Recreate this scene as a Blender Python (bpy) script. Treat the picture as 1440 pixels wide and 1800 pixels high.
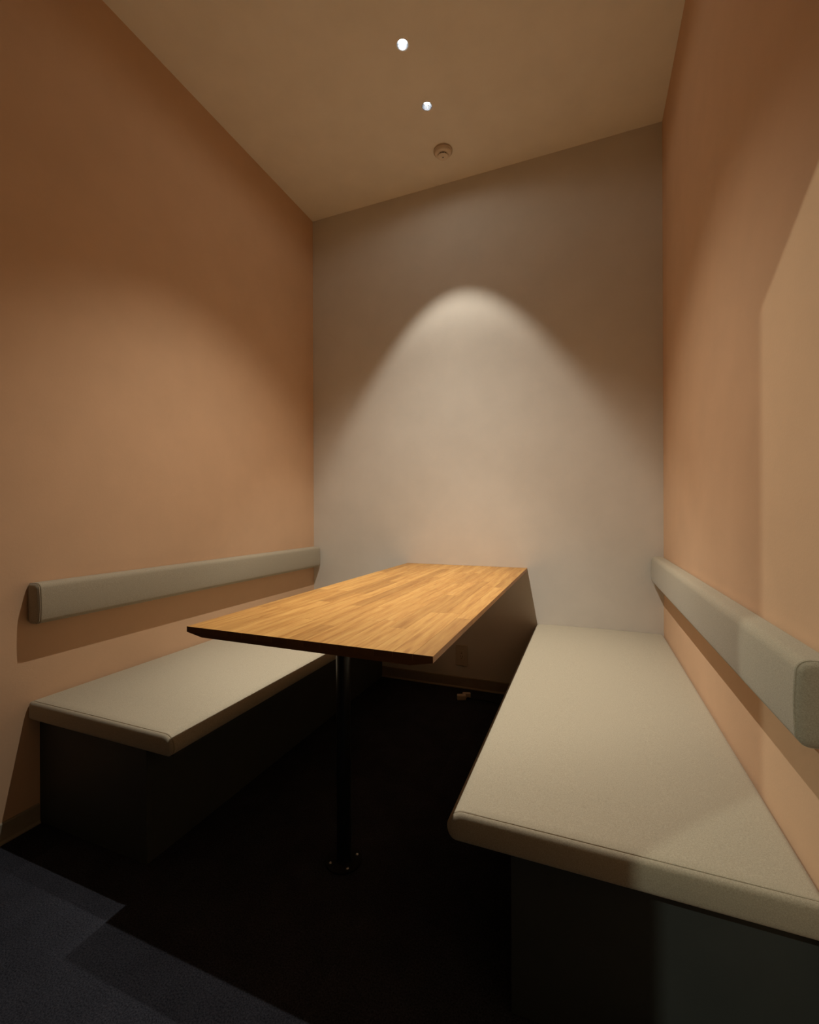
import bpy, bmesh, math, random
from mathutils import Vector, Matrix

random.seed(7)
for o in list(bpy.data.objects):
    bpy.data.objects.remove(o)
scene = bpy.context.scene
COL = scene.collection

# ------------------------------------------------------------------ dimensions (metres, floor at z = 0)
H = 1.0368                       # lens height above the floor
XL, XR = -1.7139, 0.3538         # left and right wall
YB = 2.56                        # back wall
YF = -0.02                       # room side of the front wall
WT = 0.10                        # front wall thickness
ZC = 1.9554 + H                  # ceiling
LX = -0.714                      # row of ceiling downlights
LAMP_Y = (2.039, 1.7326, 1.426)

# ------------------------------------------------------------------ camera
cam = bpy.data.cameras.new('camera')
cam_o = bpy.data.objects.new('camera', cam)
COL.objects.link(cam_o)
cam.sensor_fit = 'HORIZONTAL'
cam.sensor_width = 36.0
cam.lens = 786.43 / 1440.0 * 36.0
cam.clip_start = 0.02
a, t, r = (math.radians(v) for v in (21.7222, -0.0275, -0.2142))
R_ = Vector((math.cos(a), math.sin(a), 0)); F_ = Vector((-math.sin(a), math.cos(a), 0)); U_ = Vector((0, 0, 1))
z2 = F_ * math.cos(t) + U_ * math.sin(t)
y2 = U_ * math.cos(t) - F_ * math.sin(t)
x3 = R_ * math.cos(r) + y2 * math.sin(r)
y3 = y2 * math.cos(r) - R_ * math.sin(r)
m = Matrix((x3, y3, -z2)).transposed().to_4x4()
m.translation = Vector((0, 0, H))
cam_o.matrix_world = m
scene.camera = cam_o

# ------------------------------------------------------------------ world, lights, exposure
w = bpy.data.worlds.new('world'); scene.world = w
w.use_nodes = True
w.node_tree.nodes['Background'].inputs[0].default_value = (1.0, 0.9, 0.8, 1)
w.node_tree.nodes['Background'].inputs[1].default_value = 0.0
vs = scene.view_settings
vs.view_transform = 'Standard'; vs.look = 'None'; vs.gamma = 1.0; vs.use_curve_mapping = False
vs.exposure = 0.36

WARM = (1.0, 0.955, 0.84)


def spot(name, loc, target, power, size, blend, soft, color):
    l = bpy.data.lights.new(name, 'SPOT')
    l.energy = power; l.spot_size = math.radians(size); l.spot_blend = blend
    l.shadow_soft_size = soft; l.color = color
    o = bpy.data.objects.new(name, l); COL.objects.link(o)
    o.location = loc
    o.rotation_euler = (Vector(target) - Vector(loc)).to_track_quat('-Z', 'Y').to_euler()
    return o


# each downlight: its aimed beam and the weak stray light of the same lens
for ly, pw, sz, bl, aim in zip(LAMP_Y, (30, 132, 84), (65, 58, 96), (0.34, 1.0, 0.9),
                               ((LX + 0.035, 2.039 + 0.318, 0.72), (-0.58, 1.70, 0.72), (LX, 1.57, 0.72))):
    spot('downlight_lamp', (LX, ly, ZC - 0.004), aim, pw, sz, bl, 0.010, WARM)
    spot('downlight_spill', (LX, ly, ZC - 0.004), (LX, ly, 0), 0.75, 172, 0.3, 0.010, WARM)
# the lamp of the corridor outside the doorway
spot('corridor_lamp', (-2.33, -1.837, ZC - 0.004), (-0.6, 0.0, 1.0), 215, 120, 0.6, 0.02, (0.92, 1.0, 0.84))


# ------------------------------------------------------------------ materials
def new_mat(name):
    mt = bpy.data.materials.new(name); mt.use_nodes = True
    nt = mt.node_tree
    return mt, nt, nt.nodes['Principled BSDF']


def N(nt, kind, **kw):
    n = nt.nodes.new(kind)
    for k, v in kw.items():
        setattr(n, k, v)
    return n


def coords(nt, scale=(1, 1, 1)):
    tc = N(nt, 'ShaderNodeTexCoord'); mp = N(nt, 'ShaderNodeMapping')
    mp.inputs['Scale'].default_value = scale
    nt.links.new(tc.outputs['Object'], mp.inputs['Vector'])
    return mp.outputs['Vector']


def noise(nt, vec, scale, detail=3, rough=0.55):
    n = N(nt, 'ShaderNodeTexNoise')
    n.inputs['Scale'].default_value = scale; n.inputs['Detail'].default_value = detail
    n.inputs['Roughness'].default_value = rough
    nt.links.new(vec, n.inputs['Vector'])
    return n.outputs['Fac']


def ramp(nt, fac, stops):
    rp = N(nt, 'ShaderNodeValToRGB')
    els = rp.color_ramp.elements
    while len(els) < len(stops):
        els.new(0.5)
    for e, (p, c) in zip(els, stops):
        e.position = p; e.color = (*c, 1)
    nt.links.new(fac, rp.inputs['Fac'])
    return rp.outputs['Color']


def bump(nt, bsdf, fac, strength, dist):
    b = N(nt, 'ShaderNodeBump')
    b.inputs['Strength'].default_value = strength; b.inputs['Distance'].default_value = dist
    nt.links.new(fac, b.inputs['Height']); nt.links.new(b.outputs['Normal'], bsdf.inputs['Normal'])


def mul(c, k):
    return tuple(min(1, v * k) for v in c)


def paint(name, col, var=0.03, rough=0.9, bump_s=0.12, scale=180):
    mt, nt, b = new_mat(name)
    v = coords(nt)
    c = ramp(nt, noise(nt, v, 6, 4), [(0.3, mul(col, 1 - var)), (0.7, mul(col, 1 + var))])
    nt.links.new(c, b.inputs['Base Color'])
    b.inputs['Roughness'].default_value = rough
    b.inputs['Specular IOR Level'].default_value = 0.2
    bump(nt, b, noise(nt, v, scale, 4), bump_s, 0.002)
    return mt


def plain(name, col, rough=0.5, metal=0.0, spec=0.5):
    mt, nt, b = new_mat(name)
    v = coords(nt)
    c = ramp(nt, noise(nt, v, 25, 3), [(0.3, mul(col, 0.94)), (0.7, mul(col, 1.06))])
    nt.links.new(c, b.inputs['Base Color'])
    b.inputs['Roughness'].default_value = rough; b.inputs['Metallic'].default_value = metal
    b.inputs['Specular IOR Level'].default_value = spec
    return mt


M = {}
M['peach'] = paint('peach_wallpaper', (0.70, 0.455, 0.285))
M['white_wall'] = paint('off_white_wallpaper', (0.73, 0.67, 0.59))
M['ceiling'] = paint('ceiling_wallpaper', (0.90, 0.83, 0.71))
M['corridor'] = paint('corridor_paint', (0.12, 0.11, 0.095))
M['baseboard'] = plain('baseboard_vinyl', (0.30, 0.25, 0.18), 0.6)
M['dark_panel'] = paint('charcoal_laminate', (0.052, 0.056, 0.052), 0.08, 0.5, 0.05, 90)
M['black_metal'] = plain('black_metal', (0.010, 0.010, 0.011), 0.28, 0.0, 0.3)
M['black_cast'] = plain('black_cast_metal', (0.008, 0.008, 0.008), 0.75, 0.0, 0.2)
M['black'] = plain('black_recess', (0.006, 0.005, 0.005), 0.8)
M['screw'] = plain('steel_screw', (0.70, 0.68, 0.66), 0.3, 1.0)
M['chrome'] = plain('chrome_reflector', (0.85, 0.87, 0.9), 0.12, 1.0)
M['plastic'] = plain('cream_plastic', (0.62, 0.52, 0.40), 0.4)
M['detector'] = plain('detector_plastic', (0.80, 0.68, 0.54), 0.5)
M['detector_side'] = plain('detector_base_plastic', (0.55, 0.42, 0.29), 0.55)  # same plastic, the shade on the base's side put into the colour

mt, nt, b = new_mat('lamp_lens')
b.inputs['Base Color'].default_value = (0.9, 0.9, 0.9, 1)
b.inputs['Emission Color'].default_value = (0.93, 0.97, 1.0, 1)
b.inputs['Emission Strength'].default_value = 60
M['lens'] = mt


def fabric(name, c0, c1):
    mt, nt, b = new_mat(name)
    v = coords(nt)
    f1 = noise(nt, v, 420, 3, 0.7)
    f2 = noise(nt, v, 1100, 2, 0.6)
    mx = N(nt, 'ShaderNodeMath', operation='ADD'); nt.links.new(f1, mx.inputs[0]); nt.links.new(f2, mx.inputs[1])
    hf = N(nt, 'ShaderNodeMath', operation='MULTIPLY'); hf.inputs[1].default_value = 0.5
    nt.links.new(mx.outputs[0], hf.inputs[0])
    c = ramp(nt, hf.outputs[0], [(0.34, c0), (0.62, c1)])
    nt.links.new(c, b.inputs['Base Color'])
    b.inputs['Roughness'].default_value = 0.95
    b.inputs['Specular IOR Level'].default_value = 0.1
    b.inputs['Sheen Weight'].default_value = 0.15
    b.inputs['Sheen Roughness'].default_value = 0.6
    bump(nt, b, hf.outputs[0], 0.35, 0.0012)
    return mt


M['fabric'] = fabric('oatmeal_felt', (0.292, 0.247, 0.175), (0.458, 0.392, 0.288))
M['seam'] = fabric('seam_shade', (0.16, 0.12, 0.07), (0.24, 0.18, 0.12))  # seam band of darker felt, shade of the crease put into its colour

# carpet
mt, nt, b = new_mat('carpet')
v = coords(nt)
oi = N(nt, 'ShaderNodeObjectInfo')
f1 = noise(nt, v, 260, 4, 0.75); f2 = noise(nt, v, 9, 3)
c = ramp(nt, f1, [(0.35, (0.020, 0.020, 0.027)), (0.7, (0.076, 0.079, 0.098))])
mx = N(nt, 'ShaderNodeMix', data_type='RGBA', blend_type='MULTIPLY'); mx.inputs['Factor'].default_value = 1.0
c2 = ramp(nt, f2, [(0.3, (0.75, 0.75, 0.75)), (0.7, (1, 1, 1))])
nt.links.new(c, mx.inputs['A']); nt.links.new(c2, mx.inputs['B'])
mr = N(nt, 'ShaderNodeMapRange'); mr.inputs['To Min'].default_value = 0.92; mr.inputs['To Max'].default_value = 1.08
nt.links.new(oi.outputs['Random'], mr.inputs['Value'])
vm = N(nt, 'ShaderNodeVectorMath', operation='SCALE')
nt.links.new(mx.outputs['Result'], vm.inputs[0]); nt.links.new(mr.outputs['Result'], vm.inputs['Scale'])
nt.links.new(vm.outputs[0], b.inputs['Base Color'])
b.inputs['Roughness'].default_value = 1.0; b.inputs['Specular IOR Level'].default_value = 0.0
bump(nt, b, f1, 0.9, 0.006)
M['carpet'] = mt

# oak
mt, nt, b = new_mat('oak')
tc = N(nt, 'ShaderNodeTexCoord'); oi = N(nt, 'ShaderNodeObjectInfo')
off = N(nt, 'ShaderNodeVectorMath', operation='SCALE'); off.inputs['Scale'].default_value = 37.0
cv = N(nt, 'ShaderNodeCombineXYZ')
for i in range(3):
    nt.links.new(oi.outputs['Random'], cv.inputs[i])
nt.links.new(cv.outputs[0], off.inputs[0])
ad = N(nt, 'ShaderNodeVectorMath', operation='ADD')
nt.links.new(tc.outputs['Object'], ad.inputs[0]); nt.links.new(off.outputs[0], ad.inputs[1])
mp = N(nt, 'ShaderNodeMapping'); mp.inputs['Scale'].default_value = (1, 0.07, 1)
nt.links.new(ad.outputs[0], mp.inputs['Vector'])
mp2 = N(nt, 'ShaderNodeMapping'); mp2.inputs['Scale'].default_value = (1, 0.16, 1)
nt.links.new(ad.outputs[0], mp2.inputs['Vector'])
g1 = noise(nt, mp.outputs['Vector'], 110, 5, 0.65)
wv = N(nt, 'ShaderNodeTexWave', wave_type='BANDS', bands_direction='X')
wv.inputs['Scale'].default_value = 8; wv.inputs['Distortion'].default_value = 7
wv.inputs['Detail'].default_value = 3; wv.inputs['Detail Scale'].default_value = 1.6
nt.links.new(mp2.outputs['Vector'], wv.inputs['Vector'])
mxg = N(nt, 'ShaderNodeMix', data_type='FLOAT'); mxg.inputs['Factor'].default_value = 0.14
nt.links.new(g1, mxg.inputs['A']); nt.links.new(wv.outputs['Fac'], mxg.inputs['B'])
c = ramp(nt, mxg.outputs['Result'], [(0.22, (0.30, 0.128, 0.029)), (0.45, (0.455, 0.225, 0.060)), (0.72, (0.57, 0.325, 0.098))])
tint = ramp(nt, oi.outputs['Random'], [(0.0, (0.76, 0.72, 0.68)), (0.35, (0.95, 0.93, 0.90)), (0.7, (1.04, 1.04, 1.04)), (1.0, (1.12, 1.16, 1.2))])
mx = N(nt, 'ShaderNodeMix', data_type='RGBA', blend_type='MULTIPLY'); mx.inputs['Factor'].default_value = 1.0
nt.links.new(c, mx.inputs['A']); nt.links.new(tint, mx.inputs['B'])
nt.links.new(mx.outputs['Result'], b.inputs['Base Color'])
b.inputs['Roughness'].default_value = 0.42; b.inputs['Specular IOR Level'].default_value = 0.35
bump(nt, b, g1, 0.08, 0.001)
M['oak'] = mt
M['end_grain'] = paint('oak_end_grain', (0.15, 0.068, 0.022), 0.2, 0.7, 0.2, 400)
M['oak_core'] = plain('oak_core', (0.40, 0.20, 0.07), 0.5)


# ------------------------------------------------------------------ mesh helpers
def tag(o, label=None, cat=None, group=None, kind=None):
    if label: o['label'] = label
    if cat: o['category'] = cat
    if group: o['group'] = group
    if kind: o['kind'] = kind
    return o


def obj(name, bm, mat, parent=None, loc=None, smooth=False):
    bmesh.ops.recalc_face_normals(bm, faces=bm.faces[:])
    me = bpy.data.meshes.new(name); bm.to_mesh(me); bm.free()
    me.materials.append(M[mat])
    if smooth:
        me.shade_smooth()
        me.set_sharp_from_angle(angle=math.radians(35))
    o = bpy.data.objects.new(name, me); COL.objects.link(o)
    if parent: o.parent = parent
    if loc: o.location = loc
    return o


def empty(name, loc=(0, 0, 0)):
    o = bpy.data.objects.new(name, None); COL.objects.link(o)
    o.location = loc; o.empty_display_size = 0.05
    return o


def box(bm, x0, x1, y0, y1, z0, z1, bev=0.0):
    g = bmesh.ops.create_cube(bm, size=1.0)
    for v in g['verts']:
        v.co = Vector(((x0 + x1) / 2 + v.co.x * (x1 - x0), (y0 + y1) / 2 + v.co.y * (y1 - y0), (z0 + z1) / 2 + v.co.z * (z1 - z0)))
    if bev:
        es = list({e for v in g['verts'] for e in v.link_edges})
        bmesh.ops.bevel(bm, geom=es, offset=bev, segments=2, affect='EDGES', profile=0.6)
    return bm


def boxm(*args, **kw):
    return box(bmesh.new(), *args, **kw)


def lathe(bm, prof, n=40, cx=0, cy=0, caps=True):
    rings = []
    for rr, z in prof:
        rings.append([bm.verts.new((cx + rr * math.cos(2 * math.pi * k / n), cy + rr * math.sin(2 * math.pi * k / n), z)) for k in range(n)])
    for A, B in zip(rings, rings[1:]):
        for k in range(n):
            bm.faces.new((A[k], A[(k + 1) % n], B[(k + 1) % n], B[k]))
    if caps:
        bm.faces.new(rings[0]); bm.faces.new(rings[-1])
    return bm


def tube(bm, pts, rad, n=10):
    pts = [Vector(p) for p in pts]
    rings = []
    for i, p in enumerate(pts):
        d = (pts[min(i + 1, len(pts) - 1)] - pts[max(i - 1, 0)]).normalized()
        s = d.cross(Vector((0, 0, 1)))
        s = Vector((1, 0, 0)) if s.length < 1e-4 else s.normalized()
        u = s.cross(d)
        rings.append([bm.verts.new(p + (s * math.cos(2 * math.pi * k / n) + u * math.sin(2 * math.pi * k / n)) * rad) for k in range(n)])
    for A, B in zip(rings, rings[1:]):
        for k in range(n):
            bm.faces.new((A[k], A[(k + 1) % n], B[(k + 1) % n], B[k]))
    bm.faces.new(rings[0]); bm.faces.new(rings[-1])
    return bm


# ------------------------------------------------------------------ the room
CX0, CX1, CY0 = -3.4, 1.6, -2.8          # corridor outside the doorway
fl = obj('floor', boxm(CX0, CX1, CY0, YB + 0.1, -0.12, -0.007), 'carpet')
tag(fl, kind='structure')
# carpet tiles, half a metre square, as far as the room and the corridor strip by the door
TS = 0.5
yy = YB
while yy > -0.6:
    y0 = max(yy - TS, -0.62)
    xx = XL
    while xx < XR - 0.01:
        x1 = min(xx + (0.17 if xx == XL else TS), XR)
        cxm, cym = (xx + x1) / 2, (y0 + yy) / 2
        bm = boxm(xx - cxm, x1 - cxm, y0 - cym, yy - cym, -0.007, 0.0)
        obj('carpet_tile', bm, 'carpet', fl, (cxm, cym, 0))
        xx = x1
    yy -= TS
cf = obj('corridor_floor', boxm(CX0, CX1, CY0, -0.622, -0.007, 0.0), 'carpet'); tag(cf, kind='structure')  # unseen corridor floor beyond the carpet tiles

tag(obj('wall_left', boxm(XL - 0.1, XL, YF, YB + 0.1, 0, ZC), 'peach'), kind='structure')
tag(obj('wall_right', boxm(XR, XR + 0.1, YF, YB + 0.1, 0, ZC), 'peach'), kind='structure')
tag(obj('wall_back', boxm(XL, XR, YB, YB + 0.1, 0, ZC), 'white_wall'), kind='structure')
# front wall with the doorway the picture was taken from
YO = YF - WT
DX0, DX1, DZ = -0.8116, 0.30, 1.0926 + H
bm = bmesh.new()
box(bm, CX0, DX0, YO, YF, 0, ZC); box(bm, DX1, CX1, YO, YF, 0, ZC); box(bm, DX0, DX1, YO, YF, DZ, ZC)
tag(obj('wall_front', bm, 'corridor'), kind='structure')
bm = bmesh.new()
box(bm, CX0 - 0.1, CX0, CY0, YO, 0, ZC)
tag(obj('wall_corridor_left', bm, 'corridor'), kind='structure')
tag(obj('wall_corridor_right', boxm(CX1, CX1 + 0.1, CY0, YO, 0, ZC), 'corridor'), kind='structure')
tag(obj('wall_corridor_back', boxm(CX0 - 0.1, CX1 + 0.1, CY0 - 0.1, CY0, 0, ZC), 'corridor'), kind='structure')

# ceiling with round holes for the downlights
HOLE = 0.0235
xs = [XL - 0.1, LX - 0.06, LX + 0.06, XR + 0.1]
ys = [YF]
for ly in sorted(LAMP_Y):
    ys += [ly - 0.06, ly + 0.06]
ys += [YB + 0.1]
bm = bmesh.new()
for i in range(3):
    for j in range(len(ys) - 1):
        q = [(xs[i], ys[j]), (xs[i + 1], ys[j]), (xs[i + 1], ys[j + 1]), (xs[i], ys[j + 1])]
        if i == 1 and j % 2 == 1:
            cy = (ys[j] + ys[j + 1]) / 2
            n = 32
            inner, outer = [], []
            for k in range(n):
                th = 2 * math.pi * (k + 0.0) / n
                c_, s_ = math.cos(th), math.sin(th)
                inner.append(bm.verts.new((LX + HOLE * c_, cy + HOLE * s_, ZC)))
                k2 = 0.06 / max(abs(c_), abs(s_))
                outer.append(bm.verts.new((LX + k2 * c_, cy + k2 * s_, ZC)))
            for k in range(n):
                bm.faces.new((inner[k], inner[(k + 1) % n], outer[(k + 1) % n], outer[k]))
        else:
            bm.faces.new([bm.verts.new((x, y, ZC)) for x, y in q])
box(bm, XL - 0.1, XR + 0.1, YF, YB + 0.1, ZC + 0.14, ZC + 0.16)
ce = obj('ceiling', bm, 'ceiling'); tag(ce, kind='structure')
tag(obj('corridor_ceiling', boxm(CX0 - 0.1, CX1 + 0.1, CY0 - 0.1, YF, ZC, ZC + 0.1), 'ceiling'), kind='structure')  # unseen corridor ceiling outside the doorway


def baseboard(name, along, p0, p1, wallpos, sgn):
    prof = [(0, 0), (0.012, 0), (0.0115, 0.004), (0.006, 0.010), (0.005, 0.060), (0.003, 0.064), (0, 0.065)]
    bm = bmesh.new()
    ends = []
    for p in (p0, p1):
        if along == 'y':
            ends.append([bm.verts.new((wallpos + sgn * u, p, z)) for u, z in prof])
        else:
            ends.append([bm.verts.new((p, wallpos + sgn * u, z)) for u, z in prof])
    n = len(prof)
    for k in range(n):
        bm.faces.new((ends[0][k], ends[0][(k + 1) % n], ends[1][(k + 1) % n], ends[1][k]))
    bm.faces.new(ends[0]); bm.faces.new(ends[1])
    tag(obj(name, bm, 'baseboard'), kind='structure')


BX_L, BX_R = -1.2085, -0.150        # faces of the bench bases towards the table
baseboard('baseboard_left', 'y', YF, 0.932, XL, 1)
baseboard('baseboard_back', 'x', BX_L + 0.001, BX_R - 0.001, YB, -1)
baseboard('baseboard_right', 'y', YF, 0.932, XR, -1)


# ------------------------------------------------------------------ upholstered bodies
def arc(cx, cz, rad, a0, a1, n):
    return [(cx + rad * math.cos(math.radians(a0 + (a1 - a0) * k / n)), cz + rad * math.sin(math.radians(a0 + (a1 - a0) * k / n))) for k in range(n + 1)]


def seat_profile(W, T, crown):
    p = []
    p += arc(0.006, 0.006, 0.006, 270, 180, 3)
    p += arc(0.016, T - 0.016, 0.016, 180, 90, 6)
    n = 14
    for k in range(1, n):
        s = k / n
        p.append((0.016 + s * (W - 0.016 - 0.036), T + crown * (4 * s * (1 - s)) ** 0.8))
    for k in range(11):
        th = math.radians(90 - 9 * k)
        p.append((W - 0.036 + 0.036 * math.cos(th), 0.026 + (T - 0.026) * math.sin(th)))
    for k in range(1, 9):
        th = math.radians(-11.25 * k)
        p.append((W - 0.020 + 0.020 * math.cos(th), 0.026 + 0.026 * math.sin(th)))
    return p


def back_profile(W, Hh, bulge):
    p = []
    p += arc(0.010, 0.010, 0.010, 270, 180, 3)
    p += arc(0.012, Hh - 0.012, 0.012, 180, 90, 4)
    p += arc(W - 0.020, Hh - 0.020, 0.020, 90, 8, 7)
    n = 6
    for k in range(1, n):
        s = k / n
        p.append((W + bulge * 4 * s * (1 - s), Hh - 0.022 - s * (Hh - 0.040)))
    p += arc(W - 0.018, 0.018, 0.018, -8, -90, 6)
    return p


def offset(prof, d):
    n = len(prof); out = []
    cx = sum(p[0] for p in prof) / n
    for i in range(n):
        x0, z0 = prof[i - 1]; x1, z1 = prof[(i + 1) % n]
        tx, tz = x1 - x0, z1 - z0
        L = math.hypot(tx, tz) or 1
        out.append((prof[i][0] + tz / L * d, prof[i][1] - tx / L * d))
    return out


def inset(prof, d):
    """move every point towards the long middle line of the section (never folds over)"""
    u0, u1 = min(p[0] for p in prof), max(p[0] for p in prof)
    v0, v1 = min(p[1] for p in prof), max(p[1] for p in prof)
    hu, hv = (u1 - u0) / 2, (v1 - v0) / 2
    out = []
    for u, v in prof:
        if hu > hv:
            q = (min(max(u, u0 + hv), u1 - hv), (v0 + v1) / 2)
        else:
            q = ((u0 + u1) / 2, min(max(v, v0 + hu), v1 - hu))
        L = math.hypot(u - q[0], v - q[1]) or 1
        s = min(0.985, d / L)
        out.append((u + (q[0] - u) * s, v + (q[1] - v) * s))
    return out


def loft(sections, place, cap0=False, cap1=False):
    bm = bmesh.new(); rings = []
    for y, pr in sections:
        rings.append([bm.verts.new(place(u, y, v)) for u, v in pr])
    n = len(rings[0])
    for A, B in zip(rings, rings[1:]):
        for k in range(n):
            bm.faces.new((A[k], A[(k + 1) % n], B[(k + 1) % n], B[k]))
    for flag, ring in ((cap0, rings[0]), (cap1, rings[-1])):
        if flag:
            bm.faces.new(ring)
    return bm


def upholster(prof_fn, y0, y1, place, parent, name, edge=0.010):
    """A stitched cover from y0 (open end) to y1 (wall end), its end panel and the seam between them."""
    P = lambda y: prof_fn(min(1.0, (y - y0) / 0.16, max(0.25, (y1 - y) / 0.10)))
    S = []
    ya = y0 + edge
    S.append((ya + 0.0008, offset(P(ya), 0.0034)))
    S.append((ya + 0.0014, offset(P(ya), 0.0012)))
    S.append((ya + 0.0030, offset(P(ya), 0.0)))
    for k in range(1, 9):
        y = ya + 0.0025 + 0.16 * k / 8
        S.append((y, P(y)))
    yb = y1 - 0.018
    S.append((yb - 0.08, P(yb - 0.08))); S.append((yb - 0.04, P(yb - 0.04))); S.append((yb, P(yb)))
    S.append((y1 - 0.006, inset(P(y1), 0.004))); S.append((y1, inset(P(y1), 0.012)))
    cov = obj(name, loft(S, place, False, True), 'fabric', parent, smooth=True)
    E = [(y0 - 0.0015, inset(P(y0), 0.08)), (y0 - 0.001, inset(P(y0), 0.018)), (y0, inset(P(y0), 0.010)), (y0 + 0.0018, inset(P(y0), 0.0045)), (y0 + 0.005, inset(P(y0), 0.0010)),
         (ya - 0.0030, inset(P(y0), 0.0)), (ya - 0.0014, inset(P(y0), 0.0008)), (ya - 0.0006, inset(P(y0), 0.0030))]
    obj('end_panel', loft(E, place, True, False), 'fabric', cov, smooth=True)
    obj('seam', loft([(ya - 0.0014, offset(P(y0), 0.0028)), (ya + 0.0014, offset(P(ya), 0.0028))], place), 'seam', cov)
    return cov


SEAT_T, BOARD_T = 0.060, 0.018
SEAT_Z = 1.0368 - 0.6151 - 0.003


def bench(side, y0, ypanel, bx, label):
    wall = XL if side < 0 else XR
    s = 1 if side < 0 else -1
    W = abs(bx[0] - wall)
    root = empty('bench', (wall + s * W / 2, (y0 + YB) / 2, 0))
    inv = Vector(root.location)
    pl = lambda u, y, v: Vector((wall + s * (u + 0.002), y, SEAT_Z - SEAT_T + v)) - inv
    upholster(lambda k: seat_profile(W - 0.002, SEAT_T, 0.010 * k), y0, YB - 0.001, pl, root, 'seat_cushion')

    def bb(x0, x1, ya, yb, za, zb, nm, bev=0.0015):
        x0, x1 = sorted((x0, x1))
        return obj(nm, boxm(x0 - inv.x, x1 - inv.x, ya - inv.y, yb - inv.y, za, zb, bev=bev), 'dark_panel', root)
    zb = SEAT_Z - SEAT_T
    bb(wall + s * 0.001, bx[1], ypanel - 0.001, YB - 0.001, zb - BOARD_T, zb - 0.0005, 'seat_board')
    bb(wall + s * 0.001, bx[2], ypanel, ypanel + 0.02, 0.0005, zb - BOARD_T, 'end_panel')
    bb(bx[2] - s * 0.02, bx[2], ypanel + 0.02, YB - 0.001, 0.0005, zb - BOARD_T, 'front_panel')
    tag(root, label, 'bench', 'upholstered wall benches')


bench(-1, 0.900, 0.935, (-1.068, -1.10, BX_L), 'oatmeal felt bench on charcoal base along the left wall, half hidden by the table')
bench(1, 0.886, 0.935, (-0.274, -0.232, BX_R), 'oatmeal felt bench on charcoal base along the right wall, nearest the viewer')


def backrest(side, y0, label):
    wall = XL if side < 0 else XR
    s = 1 if side < 0 else -1
    zb, hh, th = H - 0.362, 0.133, 0.057
    root = empty('backrest', (wall, (y0 + YB) / 2, zb))
    inv = Vector(root.location)
    pl = lambda u, y, v: Vector((wall + s * (u + 0.0005), y, zb + v)) - inv
    upholster(lambda k: back_profile(th, hh, 0.002), y0, YB - 0.001, pl, root, 'backrest_pad', edge=0.008)
    tag(root, label, 'backrest', 'padded wall backrests')


backrest(-1, 0.900, 'long padded oatmeal felt backrest strip mounted on the left wall')
backrest(1, 0.853, 'long padded oatmeal felt backrest strip on the right wall, cut by the picture edge')

# ------------------------------------------------------------------ table
TX0, TX1, TY0, TY1, TZ = -1.0355, -0.3142, 0.9241, YB - 0.0005, H - 0.3155
PX, PY = -0.6765, 1.1612
table = empty('table', (PX, PY, 0))
iv = Vector((PX, PY, 0))
# core: flat slab, long edges undercut
prof = [(TX0 + 0.004, TZ - 0.008), (TX1 - 0.004, TZ - 0.008), (TX1 - 0.001, TZ - 0.0155), (TX1 - 0.055, TZ - 0.026), (TX0 + 0.055, TZ - 0.026), (TX0 + 0.001, TZ - 0.0155)]
bm = bmesh.new()
A = [bm.verts.new(Vector((x, TY0 + 0.0005, z)) - iv) for x, z in prof]; B = [bm.verts.new(Vector((x, TY1, z)) - iv) for x, z in prof]
for k in range(6):
    bm.faces.new((A[k], A[(k + 1) % 6], B[(k + 1) % 6], B[k]))
bm.faces.new(A); bm.faces.new(B)
top = obj('tabletop', bm, 'oak_core', table)
top.data.materials.append(M['end_grain'])
for f in top.data.polygons:
    if abs(f.normal.y) > 0.8:
        f.material_index = 1
top['label'] = 'oak butcher block tabletop of many narrow staves'
NS = 15
sw = (TX1 - TX0) / NS
for i in range(NS):
    x0, x1 = TX0 + i * sw, TX0 + (i + 1) * sw
    y = TY0
    nxt = TY0 + random.uniform(0.12, 0.62)
    while y < TY1 - 1e-4:
        if TY1 - nxt < 0.16:
            nxt = TY1
        cxm, cym = (x0 + x1) / 2, (y + nxt) / 2
        hx, hy = sw / 2 - 0.0001, (nxt - y) / 2 - 0.0001
        bm = boxm(-hx, hx, -hy, hy, -0.0155, 0.0, bev=0.0004 if 0 < i < NS - 1 else 0.0008)
        st = obj('stave', bm, 'oak', top, (cxm - iv.x, cym - iv.y, TZ))
        st.data.materials.append(M['end_grain'])
        for f in st.data.polygons:
            if abs(f.normal.y) > 0.8:
                f.material_index = 1
        y = nxt
        nxt = y + random.uniform(0.3, 0.72)
obj('leg', lathe(bmesh.new(), [(0.021, 0.006), (0.021, TZ - 0.032)], 40), 'black_metal', table, smooth=True)
obj('mounting_plate', boxm(-0.09, 0.09, -0.09, 0.09, TZ - 0.032, TZ - 0.026, bev=0.001), 'black_metal', table)
fg = obj('floor_flange', lathe(bmesh.new(), [(0.053, 0.0005), (0.053, 0.005), (0.051, 0.006), (0.024, 0.0065), (0.0215, 0.012), (0.0212, 0.014)], 48), 'black_cast', table, smooth=True)
for sx in (-1, 1):
    for sy in (-1, 1):
        obj('screw', lathe(bmesh.new(), [(0.0042, 0.006), (0.0042, 0.0078), (0.003, 0.0092), (0.0012, 0.0097)], 14, sx * 0.0286, sy * 0.0289), 'screw', fg, smooth=True)
tag(table, 'oak topped table on one black metal leg, its far end against the back wall', 'table')

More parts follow.
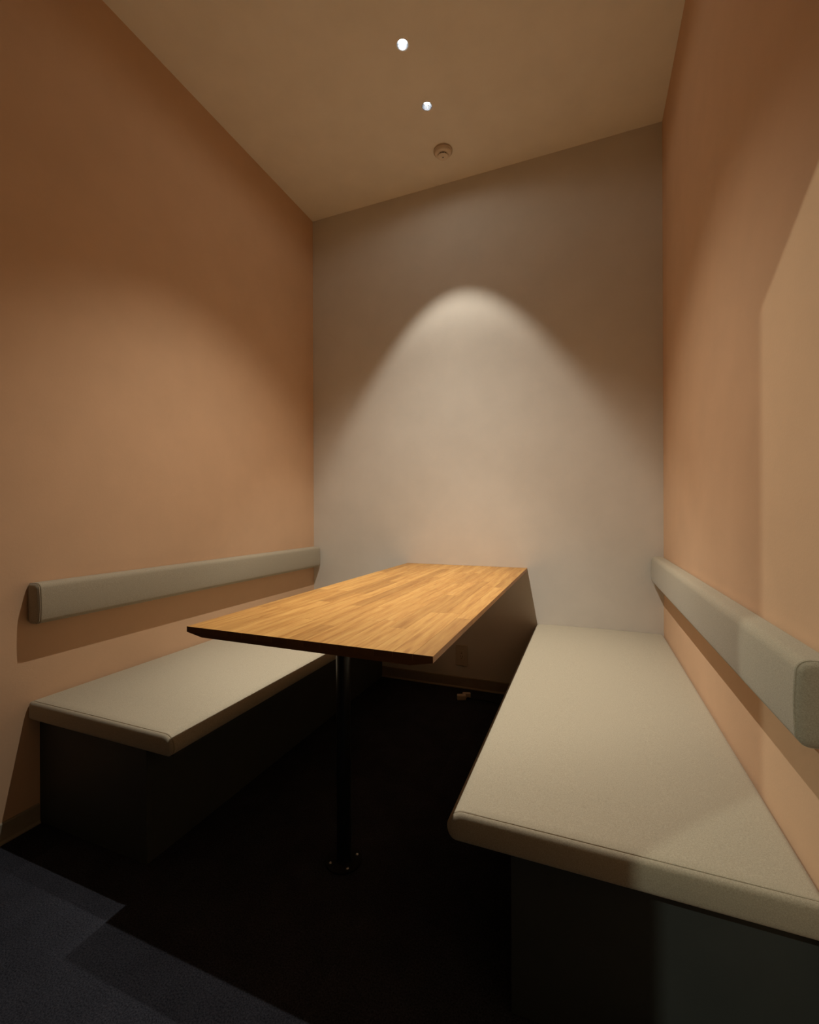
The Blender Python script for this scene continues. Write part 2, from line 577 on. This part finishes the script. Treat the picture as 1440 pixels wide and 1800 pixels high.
# ------------------------------------------------------------------ ceiling fittings
LAB = ('small pinhole ceiling downlight closest to the smoke detector', 'small pinhole ceiling downlight, the brighter upper one near the picture top',
       'small pinhole ceiling downlight above the table front, nearest the doorway')
for ly, lab in zip(LAMP_Y, LAB):
    d = empty('downlight', (LX, ly, ZC))
    tr = lathe(bmesh.new(), [(0.0222, 0.0), (0.0228, -0.0012), (0.0258, -0.0012), (0.0262, -0.0002), (0.0236, 0.0)], 40, caps=False)
    obj('trim_ring', tr, 'chrome', d, smooth=True)
    obj('reflector', lathe(bmesh.new(), [(0.0222, 0.0), (0.0212, 0.010), (0.0175, 0.024), (0.0140, 0.032)], 40, caps=False), 'chrome', d, smooth=True)
    obj('lens', lathe(bmesh.new(), [(0.0140, 0.0325), (0.0138, 0.031), (0.009, 0.0275), (0.004, 0.0260), (0.001, 0.0257)], 32), 'lens', d, smooth=True)
    obj('housing', lathe(bmesh.new(), [(0.0228, 0.0005), (0.0228, 0.12), (0.0001, 0.121)], 32, caps=False), 'black', d)
    tag(d, lab, 'downlight', 'pinhole ceiling downlights')

sd = empty('smoke_detector', (-0.7218, 2.322, ZC)); sd.scale = (1, 1, 0.8)
obj('base', lathe(bmesh.new(), [(0.0505, -0.0002), (0.0505, -0.010), (0.048, -0.0125), (0.043, -0.013)], 48), 'detector_side', sd, smooth=True)
obj('body', lathe(bmesh.new(), [(0.044, -0.0125), (0.043, -0.020), (0.039, -0.027), (0.033, -0.031), (0.030, -0.0315), (0.0280, -0.0315)], 48), 'detector', sd, smooth=True)
obj('chamber', lathe(bmesh.new(), [(0.0235, -0.031), (0.0235, -0.0420)], 48), 'black', sd)
for k in range(10):
    a0 = 36 * k
    bm = bmesh.new()
    box(bm, 0.0233, 0.0258, -0.0007, 0.0007, -0.0402, -0.0312)
    bmesh.ops.rotate(bm, verts=bm.verts[:], cent=(0, 0, 0), matrix=Matrix.Rotation(math.radians(a0 + 18), 3, 'Z'))
    obj('vent_rib', bm, 'detector', sd)
cp = obj('cap', lathe(bmesh.new(), [(0.0272, -0.0398), (0.0276, -0.0414), (0.024, -0.0440), (0.012, -0.0452), (0.002, -0.0455)], 48), 'detector', sd, smooth=True)
obj('indicator', lathe(bmesh.new(), [(0.0036, -0.0450), (0.0036, -0.0462), (0.0018, -0.0467)], 16), 'black', cp)
tag(sd, 'round cream smoke detector with dark vent gap on the ceiling', 'smoke detector')

# ------------------------------------------------------------------ outlet and plug under the table
ox, oz = -0.6915, H - 0.845
ot = empty('wall_outlet', (ox, YB, oz))
pl = obj('cover_plate', boxm(-0.035, 0.035, -0.0075, -0.0003, -0.060, 0.060, bev=0.002), 'plastic', ot)
rc = obj('receptacle', boxm(-0.0115, 0.0115, -0.0095, -0.0060, -0.030, 0.030, bev=0.0008), 'plastic', ot)
for dx in (-0.0063, 0.0063):
    obj('slot', boxm(dx - 0.0011, dx + 0.0011, -0.0099, -0.0085, -0.0095, 0.0005), 'black', rc)
bm = lathe(bmesh.new(), [(0.0024, 0.0085), (0.0024, 0.0099)], 16)
bmesh.ops.rotate(bm, verts=bm.verts[:], cent=(0, 0, 0), matrix=Matrix.Rotation(math.radians(90), 3, 'X'))
bmesh.ops.translate(bm, verts=bm.verts[:], vec=(0, 0, -0.0155))
obj('ground_hole', bm, 'black', rc)
obj('slot', boxm(-0.0025, 0.0025, -0.0099, -0.0085, 0.012, 0.0165), 'black', rc)
tag(ot, 'cream wall outlet low on the back wall, in the shadow under the table', 'outlet')

px, py = -0.640, 2.415
pg = empty('power_plug', (px, py, 0))
bm = boxm(-0.026, 0.022, -0.014, 0.014, -0.0135, 0.0135, bev=0.004)
bmesh.ops.rotate(bm, verts=bm.verts[:], cent=(0, 0, 0), matrix=Matrix.Rotation(math.radians(20), 3, 'Z'))
bmesh.ops.translate(bm, verts=bm.verts[:], vec=(-0.008, -0.018, 0.014))
obj('body', bm, 'plastic', pg)
bm = boxm(-0.020, 0.024, -0.012, 0.012, -0.0125, 0.0125, bev=0.004)
bmesh.ops.rotate(bm, verts=bm.verts[:], cent=(0, 0, 0), matrix=Matrix.Rotation(math.radians(15), 3, 'Z'))
bmesh.ops.translate(bm, verts=bm.verts[:], vec=(0.008, 0.014, 0.015))
obj('plug_head', bm, 'plastic', pg)
pts = []
for k in range(25):
    s = k / 24
    pts.append((0.020 + 0.44 * s, -0.012 + 0.05 * math.sin(s * 5.2) - 0.10 * s, 0.0035 + 0.010 * max(0, 1 - s * 9)))
obj('cord', tube(bmesh.new(), pts, 0.003), 'black_metal', pg, smooth=True)
tag(pg, 'small cream plug adapter with dark cord lying on the carpet under the table', 'plug')
